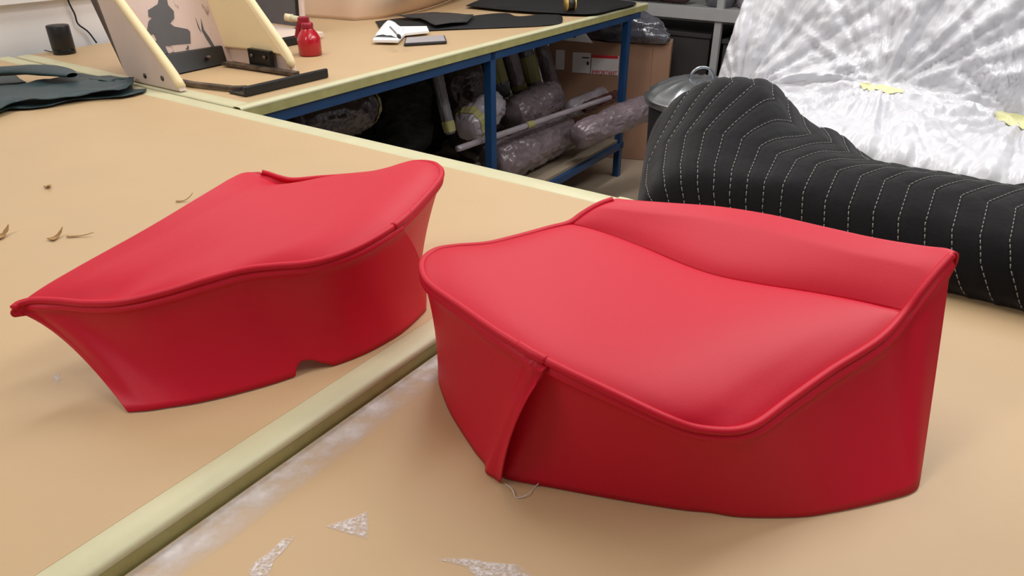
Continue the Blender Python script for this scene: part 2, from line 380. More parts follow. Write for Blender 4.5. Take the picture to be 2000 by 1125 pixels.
cushion('red vinyl seat cover nearest the camera on the right bench, beside the black quilted blanket', ZR,
    front=[(824, 522, .18), (832, 548, .18), (850, 566, .179), (900, 601, .176), (980, 656, .172), (1070, 708, .166), (1200, 771, .152), (1300, 818, .135), (1350, 836, .125), (1400, 843, .12)],
    right=[(1400, 843, .12), (1440, 842, .119), (1475, 831, .119), (1540, 784, .125), (1620, 727, .136), (1720, 662, .152), (1768, 610, .166)],
    left=[(824, 522, .18), (832, 504, .18), (855, 490, .18), (890, 484, .179), (950, 479, .177), (1010, 465, .175), (1075, 447, .174), (1112, 437, .175)],
    seam=[(1112, 441, .172), (1180, 462, .165), (1250, 488, .16), (1340, 526, .157), (1400, 546, .156), (1480, 562, .157), (1600, 580, .160), (1700, 598, .163), (1768, 612, .166)],
    crest=[(1200, 392, .194), (1300, 400, .199), (1400, 408, .202), (1500, 424, .204), (1600, 447, .206), (1700, 470, .209), (1800, 487, .213), (1840, 493, .216), (1856, 502, .216)],
    bol_l=[(1112, 437, .175), (1140, 418, .183), (1170, 401, .191), (1200, 390, .196)],
    bol_r=[(1768, 610, .166), (1800, 568, .186), (1830, 531, .203), (1858, 500, .216)],
    panels=[
        [((1030, 686, .168), (968, 922, 0), -0.020), ((1070, 709, .166), (996, 938, 0), -0.024), ((1130, 738, .162), (1080, 954, 0), -0.018), ((1200, 771, .152), (1200, 976, 0), -0.012),
         ((1300, 818, .135), (1325, 996, 0), -0.008), ((1350, 836, .125), (1385, 1002, 0), -0.006), ((1400, 843, .12), (1450, 1011, 0), -0.004), ((1475, 831, .119), (1560, 1011, 0), -0.006),
         ((1540, 784, .125), (1630, 1001, 0), -0.008), ((1620, 727, .136), (1690, 989, 0), -0.010), ((1720, 662, .152), (1750, 974, 0), -0.012), ((1768, 610, .166), (1775, 966, 0), -0.012),
         ((1830, 531, .203), (1790, 956, 0), -0.012), ((1858, 502, .214), (1795, 940, 0), (1832, 690, .115))],
        [((1071, 712, .168), (978, 945, 0), (1007, 822, .106)), ((1058, 704, .168), (966, 936, 0), 0.011), ((1042, 694, .1685), (950, 925, 0), 0.006), ((1022, 682, .169), (947, 908, 0), -0.001), ((980, 656, .172), (925, 880, 0), -0.010),
         ((900, 601, .176), (882, 812, 0), -0.010), ((850, 566, .179), (861, 760, 0), -0.008), ((832, 548, .18), (857, 735, 0), -0.008), ((824, 522, .18), (857, 700, .015), -0.008), ((832, 504, .18), (862, 680, .03), -0.008), ((890, 484, .179), (905, 660, .03), -0.008),
         ((1010, 465, .175), (1015, 625, .03)), ((1112, 437, .175), (1112, 590, .03)), ((1170, 401, .191), (1165, 560, .03)), ((1200, 390, .196), (1195, 545, .03))],
    ], nb=1.0, joint=[(1012, 675, .1705), (1040, 692, .1695), (1066, 706, .1665)])

cushion('red vinyl seat cover lying furthest left on the left bench, pointed end overhanging its shadow', ZT,
    front=[(862, 345, .17), (850, 364, .169), (830, 387, .167), (800, 418, .164), (765, 446, .162), (700, 484, .157), (650, 504, .154), (600, 516, .152), (540, 521, .15)],
    right=[(540, 521, .15), (480, 528, .149), (400, 549, .145), (320, 573, .135), (240, 591, .127), (170, 594, .119)],
    left=[(862, 345, .17), (860, 331, .17), (845, 321, .17), (810, 319, .168), (740, 338, .160), (680, 345, .156), (625, 349, .155), (570, 353, .156)],
    seam=[(570, 353, .156), (500, 395, .150), (400, 455, .145), (300, 515, .140), (220, 560, .126), (170, 592, .119)],
    crest=[(508, 337, .172), (482, 338, .175), (456, 349, .176), (430, 364, .175), (390, 387, .172), (300, 439, .158), (150, 521, .130), (60, 573, .113), (28, 594, .107)],
    bol_l=[(570, 353, .156), (545, 348, .162), (524, 341, .168), (508, 337, .172)],
    bol_r=[(170, 594, .119), (110, 589, .114), (60, 589, .110), (36, 596, .107), (26, 604, .105)],
    panels=[
        [((28, 605, .105), (250, 807, 0), (134, 671, .055)), ((60, 590, .110), (290, 804, 0), -0.018), ((110, 590, .114), (330, 798, 0), -0.018), ((170, 595, .119), (370, 792, 0), -0.016), ((240, 592, .127), (410, 784, 0), -0.016), ((320, 574, .135), (460, 772, 0), -0.016),
         ((400, 550, .145), (525, 754, 0), -0.016), ((480, 529, .149), (590, 733, 0), -0.015), ((540, 522, .150), (645, 718, 0), -0.013), ((600, 517, .152), (700, 698, 0), -0.012),
         ((650, 505, .154), (745, 676, 0), -0.012), ((700, 485, .157), (790, 648, 0), -0.008), ((765, 448, .162), (828, 612, 0), 0.0), ((788, 436, .164), (832, 603, 0), (824, 514, .085))],
        [((765, 448, .162), (800, 630, 0)), ((800, 420, .164), (812, 590, 0)), ((830, 388, .167), (816, 560, 0), -0.008), ((850, 366, .169), (820, 535, 0), -0.008), ((862, 346, .17), (822, 515, 0), -0.008), ((858, 329, .17), (818, 500, 0), -0.006),
         ((810, 319, .168), (780, 480, 0)), ((740, 338, .160), (720, 478, 0)), ((625, 349, .155), (620, 490, 0)), ((570, 353, .156), (575, 492, 0)), ((524, 341, .168), (548, 496, 0)), ((508, 337, .172), (540, 498, 0))],
    ], nb=0.1, dome=0.012, R=0.006, one=True, notch=[(0, 1), (6.8, 1), (6.95, .93), (7.15, .89), (7.5, .90), (8.05, .985), (8.1, 1), (20, 1)], joint=[(768, 444, .1625), (784, 432, .164), (800, 418, .1645)])

# ------------------------------------------------------------------ black quilted blanket along the far edge of the right bench
rnd = random.Random(4)
m_blanket = mat('black_quilt', (26, 26, 29), 0.95, spec=0.12, var=(14, 0.3), bump=[(420, 0.12, 'n'), (24, 0.25, 'n')])
m_blanket.node_tree.nodes['Principled BSDF'].inputs['Sheen Weight'].default_value = 0.12
m_thread = mat('white_thread', (128, 126, 120), 0.8)
def interp_prof(a):
    main = np.array([(-.030, .002), (-.052, .030), (-.046, .075), (-.016, .112), (.05, .137), (.14, .141), (.26, .112), (.38, .055), (.43, .004)])
    hump = np.array([(-.030, .002), (-.050, .030), (-.044, .072), (-.020, .110), (.06, .140), (.17, .178), (.31, .225), (.42, .190), (.47, .004)])
    mid = np.array([(-.030, .002), (-.050, .030), (-.044, .075), (-.012, .125), (.05, .140), (.13, .146), (.26, .150), (.40, .12), (.45, .004)])
    k = lambda t: t*t*(3-2*t)
    if a > -1.44: return hump
    if a > -1.56: t = k((-1.44-a)/0.12); return hump*(1-t)+mid*t
    if a > -1.70: t = k((-1.56-a)/0.14); return mid*(1-t)+main*t
    return main
NS = 150
prof_cache = {}
def bl_prof(a):
    key = round(a, 3)
    if key not in prof_cache: prof_cache[key] = curve(interp_prof(a), NS)
    return prof_cache[key]
A_L, A_R = -1.245, -2.60
def bl_point(a, s):       # a along the roll, s 0..1 from near bottom to back
    p = bl_prof(max(min(a, A_L), A_R)); x = s*(NS-1); i = min(int(x), NS-2); f = x-i
    b, z = p[i]*(1-f)+p[i+1]*f
    end = max(0.0, min(1.0, (A_L-a)/0.16)); k = math.sqrt(1-(1-end)**2)
    z = z*k; 
    a2 = a+(0.42*(b-0.12) if b < 0.3 else 0.076)*(1-min(1, (A_L-a)/0.35))
    wv = 0.006*noise.noise(Vector((a*5, s*4, 1)))+0.003*noise.noise(Vector((a*14, s*9, 5)))
    z += wv*min(1, z/0.03); b += 0.5*wv
    return a2, b, z
def chev(s):              # sideways offset of a quilting line along the section
    pts = ((0, -0.055), (.13, -0.012), (.20, 0), (.34, 0.004), (.58, -0.062), (.82, 0.0), (1, -0.05))
    return float(np.interp(s, *zip(*pts)))
SP = 0.0395
na = 300
P = []
for i in range(na):
    a = A_L+(A_R-A_L)*i/(na-1); row = []
    for j in range(NS):
        s = j/(NS-1); a2, b, z = bl_point(a, s)
        d = ((a-chev(s))/SP) % 1.0; d = min(d, 1-d)*SP
        dip = 0.0045*math.exp(-(d/0.006)**2)
        row.append(T(a2, b, ZR+max(0.001, z-dip)))
    P.append(row)
blk = empty('quilted_blanket', T(-1.9, 0.2, ZR), 'black quilted moving blanket with white stitching bundled along the bench edge', 'blanket')
mk('blanket_cloth', grid(P), m_blanket, blk)
k0 = int(math.ceil((A_R)/SP)); k1 = int(math.floor((A_L+0.06)/SP))
for k in range(k0, k1+1):
    vf = []
    s = 0.03
    while s < 0.74:
        seg = []
        for ss in (s, s+0.0055, s+0.011):
            a = k*SP+chev(ss)
            if not (A_R+0.01 < a < A_L-0.012): seg = []; break
            a2, b, z = bl_point(a, ss); a3, b3, z3 = bl_point(a, min(1, ss+0.01))
            tb, tz = b3-b, z3-z; L = math.hypot(tb, tz)+1e-9
            seg.append(T(a2, b-tz/L*-0.0*0, ZR+z-0.0035)+(-B*tz/L+V(0, 0, 1)*tb/L)*0.0016)
        if seg: vf.append(tube(seg, 0.0009, 5))
        elif vf: break
        s += 0.0165
    if vf: mk('stitch_line', join(*vf), m_thread, blk)

G = []
for i in range(40):
    a = -1.92-0.7*i/39; row = []
    for j in range(24):
        an = math.pi*j/23; rr = 0.055*min(1, (i+1)/10)**0.5
        row.append(T(a, 0.36-rr*1.5*math.cos(an), ZR+0.06+0.075*min(1, (i+1)/14)**0.6*math.sin(an)+0.003*noise.noise(Vector((a*20, j*.4, 0)))))
    G.append(row)
mk('blanket_fold', grid(G), m_blanket, blk)

# ------------------------------------------------------------------ car under clear white plastic sheeting
m_sheet = mat('plastic_sheeting', (210, 210, 215), 0.32, spec=0.5, coat=0.2, bump=[(14, 0.35, 'r')])
tp0, tp1, tp2 = atb(1440, 192, .95), atb(1722, 182, .95), atb(1990, 240, .95)
def ab(p): d = np.array(p)-C0; return d@A, d@B
ta = [ab(q)[0] for q in (tp0, tp1, tp2)]; tz = [q[2] for q in (tp0, tp1, tp2)]
ta = [ta[0]+0.35]+ta+[ta[2]-0.4, -3.2]; tz = [tz[0]-0.05]+tz+[tz[2]+0.03, tz[2]-0.05]
tapes_a = ta[1:4]
def sheet_prof(a):
    zc = float(np.interp(-a, [-q for q in ta], tz))
    return curve([(.50, .25), (.50, .75), (.505, .97), (.53, 1.03), (.66, 1.042), (.80, zc-.03), (.95, zc), (1.00, zc+.06), (1.07, zc+.22), (1.22, zc+.60), (1.36, zc+1.0), (1.42, zc+1.25)], 250)
P = []
acols = list(np.linspace(-1.10, -2.6, 330))
def fold(a, b, z, L):
    d = 0.0
    for t_, zz in zip(tapes_a, tz[1:4]):
        r = math.hypot(a-t_, L); ph = math.atan2(L, a-t_)
        w_ = math.exp(-(r/0.55)**2)*min(1, r/0.12)
        d += w_*(0.050*abs(noise.noise(Vector((ph*2.2, t_*7, r*0.8))))+0.030*abs(noise.noise(Vector((ph*6, t_*3, r*1.0))))+0.016*abs(noise.noise(Vector((ph*15, t_*3, r*1.5)))))
    wx, wy = 0.05*noise.noise(Vector((a*7, L*7, 1))), 0.05*noise.noise(Vector((a*7, L*7, 9)))
    x_, y_ = a+wx, L+wy
    d += 0.012*noise.noise(Vector((a*4+L*2, L*3, 2)))
    d -= 0.011*(1-abs(noise.noise(Vector((x_*11-y_*6, y_*9, 8)))))**4*0.6+0.008*(1-abs(noise.noise(Vector((x_*24+y_*12, y_*20, 4)))))**3*0.7+0.004*(1-abs(noise.noise(Vector((x_*55, y_*48, 6)))))**2*0.6
    return d
for a in acols:
    pr = sheet_prof(a); row = []
    lc = np.r_[0, np.cumsum(np.linalg.norm(np.diff(pr, axis=0), axis=1))]
    ic = np.argmin(abs(pr[:, 0]-.95)); tg = np.gradient(pr, axis=0)
    for j, (b, z) in enumerate(pr):
        n = np.array([-tg[j][1], tg[j][0]]); n /= np.linalg.norm(n)+1e-9
        d = fold(a, b, z, lc[j]-lc[ic])
        row.append((a-0.06*max(0, z-1.1)-0.11*max(0, min(1, (.85-b)/.2))*max(0, 1-(-1.10-a)/.5), b+n[0]*d, z+n[1]*d))
    P.append(row)
first = P[0]
side = []
for k in range(14, 0, -1):          # the end hangs down to the floor
    t = k/14
    side.append([(q[0]+0.03*math.sin(min(1, t*3)*1.57)+0.05*t+0.012*noise.noise(Vector((q[1]*9, t*3, 1))), q[1]+0.10*t*(q[1] < 0.9), q[2]*(1-t)+0.02*t) for q in first])
P = [[T(*q) for q in r] for r in side+P]
sh = empty('plastic_sheeting', T(-2.0, 1.0, 0), 'crinkled white plastic sheeting draped over a vehicle and tucked with yellow tape', 'plastic sheet')
mk('sheet', grid(P), m_sheet, sh)
m_ytape = mat('yellow_masking_tape', (226, 224, 168), 0.6, bump=(40, 0.2, 'n'))
SG = np.array(P)[14:]
def tape_patch(x, y, w_, h_):
    ac = ab(atb(x, y, .95))[0]; G = []
    ci = (ac+1.10)/(-1.5)*329; pr = sheet_prof(ac); ri = float(np.argmin(abs(pr[:, 0]-.95)))-1
    def smp(c, r):
        c = min(max(c, 0), 328.99); r = min(max(r, 0), 248.99); i_, j_ = int(c), int(r); f, g = c-i_, r-j_
        return (SG[i_, j_]*(1-f)+SG[i_+1, j_]*f)*(1-g)+(SG[i_, j_+1]*(1-f)+SG[i_+1, j_+1]*f)*g
    for i_ in range(17):
        u = i_/8-1; row = []
        for j_ in range(9):
            v = j_/4-1; k_ = 1-0.45*abs(u)**3+0.12*noise.noise(Vector((u*3, x, v)))
            p = smp(ci-u*w_/2/0.00456, ri+v*k_*h_/0.0105); d = CAM-p; row.append(p+d/np.linalg.norm(d)*0.004)
        G.append(row)
    mk('tape_patch', grid(G), m_ytape, sh)
tape_patch(1722, 184, 0.11, 0.022); tape_patch(1992, 243, 0.12, 0.03); tape_patch(1440, 196, 0.10, 0.03)

# ------------------------------------------------------------------ flat goods helper
def poly_sheet(pts, lift=0.0, wav=0.0, wsc=10, cuts=3, smooth_n=0, thick=0.003):
    """closed outline of 3D points -> subdivided wavy sheet with real thickness"""
    if smooth_n: pts = curve(list(pts)+[pts[0]], smooth_n)[:-1]
    bm = bmesh.new(); vs = [bm.verts.new(tuple(p)) for p in pts]; f = bm.faces.new(vs)
    bmesh.ops.triangulate(bm, faces=[f])
    bmesh.ops.subdivide_edges(bm, edges=bm.edges[:], cuts=cuts, use_grid_fill=True)
    for v in bm.verts: v.co.z += lift+wav*(0.5+0.5*noise.noise(Vector((v.co.x*wsc, v.co.y*wsc, 1.3))))
    bm.verts.ensure_lookup_table(); bm.verts.index_update()
    r = [tuple(v.co) for v in bm.verts], [[v.index for v in f.verts] for f in bm.faces]
    bm.free(); return r
def one(name, vf, m, label, cat, group=None, **k):
    o = mk(name, vf, m, None, **k); return tag(o, label, cat, group)

# chalk scuffs lying on the paper (density varies, the colour is the chalk's own)
def chalk_mat(name, thr, sc):
    q = M(name, (224, 216, 212), 0.9); nt = q.nt
    n = q.noise(sc, 6); at_ = nt.nodes.new('ShaderNodeAttribute'); at_.attribute_name = 'chalk_cover'
    mm = nt.nodes.new('ShaderNodeMath'); mm.operation = 'MULTIPLY_ADD'; mm.inputs[1].default_value = 3.0; mm.inputs[2].default_value = -thr
    ml = nt.nodes.new('ShaderNodeMath'); ml.operation = 'MULTIPLY'; ml.use_clamp = True
    nt.links.new(n, mm.inputs[0]); nt.links.new(mm.outputs[0], ml.inputs[0]); nt.links.new(at_.outputs['Fac'], ml.inputs[1])
    nt.links.new(ml.outputs[0], q.b.inputs['Alpha']); return q.m
m_chalk = chalk_mat('chalk_speckle', 0.85, 330); m_chalk2 = chalk_mat('chalk_smear', 0.55, 40)
def decal(name, vf, dens, m, parent):
    o = mk(name, vf, m, parent); at_ = o.data.attributes.new('chalk_cover', 'FLOAT', 'POINT')
    at_.data.foreach_set('value', list(map(float, dens))); return o
G, D = [], []
for i in range(60):
    b = -1.5+1.45*i/59; wd = 0.048+0.010*noise.noise(Vector((b*6, 0, 0)))
    for j in range(9):
        q = j/8; G.append(T(-1.302-wd*q, b, ZR+0.0006)); D.append(0.62*(1-q**2.5))
G = np.array(G).reshape(60, 9, 3)
decal('chalk_smear', grid(G), D, m_chalk2, br)
for pts in ([(632, 1028), (690, 1010), (718, 998), (720, 1030), (717, 1053), (680, 1042)],
            [(483, 1128), (490, 1102), (520, 1082), (552, 1052), (578, 1046), (562, 1068), (535, 1095), (525, 1128)],
            [(850, 1092), (900, 1088), (960, 1098), (1012, 1102), (1045, 1128), (930, 1128), (905, 1105)]):
    c = at(*np.mean(pts, 0), ZR+0.0006); q = [at(x, y, ZR+0.0006) for x, y in pts]
    vs = [c]+[c+(p-c)*0.8 for p in q]+q; n = len(q)
    fs = [(0, 1+i, 1+(i+1) % n) for i in range(n)]+[(1+i, 1+(i+1) % n, 1+n+(i+1) % n, 1+n+i) for i in range(n)]
    decal('chalk_scuff', (vs, fs), [0.9]*(n+1)+[0.25]*n, m_chalk, br)
for pts in ([(98, 738), (112, 722), (125, 740), (110, 752)],):
    c = at(*np.mean(pts, 0), ZT+0.0006); q = [at(x, y, ZT+0.0006) for x, y in pts]; n = len(q)
    decal('chalk_scuff', ([c]+q, [(0, 1+i, 1+(i+1) % n) for i in range(n)]), [0.9]+[0.1]*n, m_chalk, bl)

# ------------------------------------------------------------------ leather, scraps, thread on the left bench
m_teal = mat('dark_green_leather', (40, 62, 66), 0.5, var=(8, 0.25), bump=(120, 0.15, 'n'))
hide = empty('leather_hide', at(130, 190), 'dark green leather offcut lying flat with ragged tapering end', 'leather')
lo = [(-60, 245), (0, 226), (20, 218), (60, 216), (100, 211), (150, 200), (200, 195), (240, 194), (262, 190), (285, 183), (287, 177), (262, 180), (258, 168), (225, 170), (180, 165), (140, 155), (100, 170), (-60, 185)]
mk('lower_layer', poly_sheet([at(*q) for q in lo], 0.003, 0.010, 14, 4), m_teal, hide, solid=0.003)
up = [(-60, 238), (0, 221), (40, 206), (80, 206), (130, 198), (180, 190), (235, 187), (250, 182), (262, 174), (264, 157), (255, 166), (228, 164), (222, 170), (185, 164), (160, 158), (145, 151), (128, 158), (60, 172), (-60, 178)]
mk('upper_layer', poly_sheet([at(x, y, ZT+0.012) for x, y in up], 0.003, 0.020, 16, 4), m_teal, hide, solid=0.003)
G = []
cl = curve([at(-90, 146, ZT+.052), at(0, 139, ZT+.052), at(70, 136, ZT+.054), at(120, 142, ZT+.052), at(141, 147, ZT+.050)], 40)
t_, fr = frames(cl)
for i, (p, (x, y)) in enumerate(zip(cl, fr)):
    s_ = i/39; wd = 0.075*(1-0.75*s_**4); h_ = 0.014*(1-0.5*s_**3); row = []
    for k in range(21):
        an = 2*math.pi*k/20; c_, d_ = math.cos(an), math.sin(an)
        row.append(p+A*0+B*wd*c_*0.9+V(0, 0, 1)*(h_*d_*(1+0.2*noise.noise(Vector((s_*6, k*.4, 0))))))
    G.append(row)
fo = one('leather_hide', grid(G), m_teal, 'dark green leather piece folded into a soft roll at the far left', 'leather')
sc = [(-60, 172), (30, 167), (52, 164), (40, 158), (32, 150), (-60, 150)]
tag(mk('leather_hide', poly_sheet([at(x, y, ZT+0.004) for x, y in sc], 0.003, 0.006, 9, 3), m_teal, None, solid=0.003), 'dark green leather sheet half hidden between the roll and the flat offcut', 'leather')

m_scrap = mat('tan_scrap', (176, 134, 78), 0.7, var=(60, 0.35)); 
def scrap(x, y, ln, wd, rz, curl, label):
    c = at(x, y, ZT); G = []
    d = V(math.cos(rz), math.sin(rz), 0); n = V(-d[1], d[0], 0)
    for i in range(10):
        u = i/9; wq = wd*(1.15-u)*(0.8+0.5*noise.noise(Vector((u*6, x, 0))))
        z = 0.002+curl*(u-0.3)**2*ln*(1 if u > 0.3 else 0.3)
        G.append([c+d*(u-.5)*ln+n*wq*(k-1)+V(0, 0, z+0.15*wd*abs(k-1)) for k in range(3)])
    one('leather_scrap', grid(G), m_scrap, label, 'scrap', 'tan scraps on the left bench', solid=0.001)
scrap(95, 368, .024, .008, -0.9, .7, 'small curled tan scrap furthest back on the left bench')
scrap(113, 465, .030, .009, 1.2, .9, 'upright curled tan scrap left of the long dark sliver')
scrap(158, 463, .048, .003, 0.12, 0.25, 'long dark sliver of scrap near the left red cover')
scrap(8, 462, .032, .012, 1.3, .9, 'tan triangular scrap at the left edge of the photo')
scrap(362, 394, .035, .003, 0.25, 0.9, 'thin curled scrap touching the left red cover')
th = curve([at(985, 944, ZR+.001), at(1000, 955, ZR+.004), at(1008, 972, ZR+.001), at(1030, 966, ZR+.003), at(1046, 950, ZR+.001), at(1052, 944, ZR+.005)], 40)
one('thread_end', tube(th, 0.0005, 5), mat('pale_thread', (230, 226, 220), 0.7), 'loose white thread beside the flap of the right red cover', 'thread')

# ------------------------------------------------------------------ wooden seat frame with foam wing, on the far bench
m_wood = mat('pale_plywood', (234, 212, 198), 0.65, var=(5, 0.12), bump=(30, 0.08, 'n'))
m_foam = mat('yellow_foam', (250, 230, 184), 0.8, var=(6, 0.05), bump=(50, 0.05, 'n'))
m_black = mat('black_paint', (18, 17, 18), 0.38, var=(18, 0.3))
m_steelworn = mat('worn_steel', (120, 104, 90), 0.45, metal=0.4, var=(20, 0.5), c2=(50, 42, 38))
# back board: pinkish wood with the dark remains of a glued covering
q = M('patched_board', (216, 192, 180), 0.6, bump=(40, 0.1, 'n')); nt = q.nt
def ramp(h, p0, p1, c0, c1):
    r = nt.nodes.new('ShaderNodeValToRGB'); r.color_ramp.elements[0].position = p0; r.color_ramp.elements[1].position = p1
    r.color_ramp.elements[0].color = c0; r.color_ramp.elements[1].color = c1; nt.links.new(h, r.inputs[0]); return r.outputs[0]
n2 = q.noise(22, 5, (1, 1, 0.35)); cr = ramp(n2, 0.60, 0.66, lin((216, 192, 180)), lin((150, 124, 108)))
nt.links.new(cr, q.b.inputs['Base Color']); m_patched = q.m
m_grey = mat('dark_grey_lining', (92, 90, 92), 0.6, var=(12, 0.1))
sf = empty('wooden_seat_shell', T(0.45, 0.23, ZT), 'pale wooden seat back shell with yellow foam wing on a black steel base', 'seat frame')
SZ = lambda a, b, h: T(a, b, ZT+0.0035+h)
wing = [(.600, 0), (.318, 0), (.330, .028), (.352, .040), (.586, .262), (.86, .53), (.90, .60), (.78, .60), (.705, .26), (.676, .15), (.635, .03)]
mk('wing', prism([SZ(a, .012, h) for a, h in wing], B*0.024), m_wood, sf, False, 0.003)
ed = curve([SZ(.326, .024, .012), SZ(.352, .024, .045), SZ(.586, .024, .266), SZ(.86, .024, .535)], 40)
mk('foam_edge', tube(ed, 0.0145, 10), m_foam, sf)
for x, y in ((283, 148), (317, 153)):       # worn fixing holes near the foot of the wing
    c = atb(x, y, .0115); mk('fixing_hole', tube([c-B*.001, c+B*.004], [.009, .007], 10), m_steelworn, sf)
# board between the wings
mk('back_board', hexa([SZ(.625, .034, .0), SZ(.640, .034, .0), SZ(.640, .435, .0), SZ(.600, .435, .0), SZ(.80, .034, .6), SZ(.815, .034, .6), SZ(.79, .435, .6), SZ(.775, .435, .6)]), m_patched, sf, False)
def onboard(u, h):   # point on the visible face of the board, u across 0..1
    lo_ = SZ(.625, .034, 0)*(1-u)+SZ(.600, .435, 0)*u; hi_ = SZ(.80, .034, .6)*(1-u)+SZ(.775, .435, .6)*u
    return lo_+(hi_-lo_)*h/.6
def board_from_px(x, y):
    # intersect with the board plane
    p0, p1, p2 = onboard(0, 0), onboard(1, 0), onboard(0, .6); n = np.cross(p1-p0, p2-p0); r = ray(x, y)
    return CAM+r*(((p0-CAM)@n)/(r@n)), n/np.linalg.norm(n)
pp = [(300, -22), (310, -2), (308, 8), (289, 20), (290, 32), (297, 35), (290, 42), (287, 60), (272, 45), (280, 62), (292, 70), (300, 66), (306, 78), (299, 84), (305, 92), (312, 106), (330, 107), (322, 90), (345, 87), (372, 85), (371, 62), (366, 57), (340, 52), (332, 46), (340, 36), (339, 22), (328, 10), (326, 0), (322, -10)]
bp_, bn = zip(*[board_from_px(*z) for z in pp]); sgn = np.sign((CAM-bp_[0])@bn[0])
mk('torn_covering', prism([p+bn[0]*sgn*0.0005 for p in bp_], bn[0]*sgn*0.0015), m_grey, sf, False)
for pts in ([(392, 36), (398, 58), (410, 75), (424, 100), (420, 102), (404, 78), (394, 60)], [(381, 34), (388, 56), (393, 64), (386, 50)], [(366, 88), (369, 92), (368, 97), (362, 96), (365, 93)], [(357, 103), (364, 102), (362, 106)], [(335, 101), (340, 102), (338, 104)]):
    z_ = [board_from_px(*w_)[0] for w_ in pts]; mk('torn_remnant', prism([p+bn[0]*sgn*0.0005 for p in z_], bn[0]*sgn*0.001), m_grey, sf, False)
# right wing: wood with a foam pad on the inside
wr = [(.600, 0), (.262, 0), (.270, .040), (.436, .225), (.74, .58), (.80, .60), (.70, .26), (.645, .06)]
mk('wing', prism([SZ(a, .420, h) for a, h in wr], B*0.02), m_wood, sf, False, 0.003)
fp = [(.645, .050), (.40, .062), (.300, .058), (.262, .030), (.270, .055), (.450, .245), (.76, .60), (.80, .60), (.715, .24)]
mk('foam_pad', prism([SZ(a, .404, h) for a, h in fp], B*0.016), m_foam, sf, False, 0.006)
ed = curve([SZ(.262, .42, .02), SZ(.275, .42, .055), SZ(.450, .42, .240), SZ(.75, .42, .59)], 40)
mk('foam_edge', tube(ed, 0.015, 10), m_foam, sf)
br1 = mk('bracket', hexa([SZ(.560, .06, .0), SZ(.622, .06, .0), SZ(.600, .385, .0), SZ(.585, .385, .0), SZ(.618, .06, .062), SZ(.640, .06, .062), SZ(.618, .385, .062), SZ(.600, .385, .062)]), m_black, sf, False, 0.002)
for b in (.13, .31):
    c = SZ(.589-.02*(b-.13), b, .036); mk('bolt', lathe([(.0, .0), (.009, .0), (.009, .006), (.004, .008), (0, .008)], c-V(0, 0, .004), 10), m_steelworn, br1)
br2 = mk('bracket', boxab(.335, .455, .385, .4035, ZT+.0035, ZT+.0715), m_black, sf, False, 0.002)
for a in (.36, .43):
    c = SZ(a, .384, .045); mk('bolt', tube([c, c-B*.006], .007, 8), m_steelworn, br2)
def bar(p, w_, h, m, nm='base_arm'):
    p = [np.array(x) for x in p]; L_, R_ = [], []
    for i, x in enumerate(p):
        d = (p[min(i+1, len(p)-1)]-p[max(i-1, 0)]); d[2] = 0; d /= np.linalg.norm(d); n = V(-d[1], d[0], 0)*w_/2
        L_.append(x+n); R_.append(x-n)
    mk(nm, prism(L_+R_[::-1], V(0, 0, h)), m, sf, False, 0.0015)
bar([SZ(.56, .075, .002), SZ(.36, .085, .002), SZ(.20, .120, .002), SZ(.165, .150, .002)], .022, .012, m_steelworn)
bar([SZ(.56, .355, .002), SZ(.42, .368, .002), SZ(.20, .385, .002)], .030, .012, m_steelworn)
mk('base_bar', boxab(.105, .185, .095, .43, ZT+.002, ZT+.008), m_black, sf, False, 0.002)
mk('base_bar', boxab(.098, .112, .095, .44, ZT+.001, ZT+.032), m_black, sf, False, 0.004)

# second seat frame behind it
s2 = empty('wooden_seat_shell', T(0.95, 0.9, ZT), 'seat frame with dark grey lined wing standing behind the red spray bottle', 'seat frame')
w2 = [(1.30, .03), (.875, .03), (.865, .08), (.845, .30), (.84, .5), (1.30, .5)]
mk('wing', prism([SZ(a, .985, h) for a, h in w2], B*0.022), m_wood, s2, False, 0.003)
mk('wing_lining', prism([SZ(a+0.012, .980, h+.004) for a, h in w2], B*0.004), m_grey, s2, False)
eb = [SZ(1.30, .978, .028), SZ(.882, .978, .028), SZ(.872, .978, .08), SZ(.852, .978, .30), SZ(.847, .978, .5)]
mk('black_edging', tube(curve(eb, 50), .007, 8), m_black, s2)
mk('front_edge', tube(curve([SZ(.865, .995, 0), SZ(.855, .995, .12), SZ(.838, .995, .30), SZ(.832, .995, .5)], 20), .014, 8), m_wood, s2)
mk('base_board', boxab(.72, 1.30, .70, .985, ZT+.006, ZT+.028), m_wood, s2, False, 0.003)
mk('base_bar', boxab(.690, .722, .62, .93, ZT+.001, ZT+.034), m_black, s2, False, 0.004)

# ------------------------------------------------------------------ small things on the far bench
m_gbl = mat('black_plastic', (24, 24, 26), 0.4, bump=(200, 0.1, 'n'))
c = at(127, 104, ZT+.001); sp_ = empty('smart_speaker', c, 'black cylindrical speaker standing by the white wall', 'speaker')
mk('body', lathe([(.040, .018), (.0415, .02), (.0415, .104), (.039, .108), (0, .108)], c), m_gbl, sp_)
mk('base_ring', lathe([(.039, 0), (.0415, .002), (.0415, .016), (.040, .018), (0, .018)], c), mat('gloss_black', (14, 14, 16), 0.15), sp_)
mk('cord', tube(curve([c+V(-.04, 0, .006), c+V(-.07, .02, .003), c+V(-.11, .05, .003)], 20), .002, 6), m_gbl, sp_)
wc = [ata(125, -60, 1.45), ata(133, 0, 1.452), ata(146, 28, 1.455), ata(152, 46, 1.455), ata(172, 62, 1.455), ata(189, 84, 1.44)]
one('power_cord', tube(curve(wc, 50), .0035, 8), m_gbl, 'black cord hanging down the white wall behind the seat frame', 'cord')

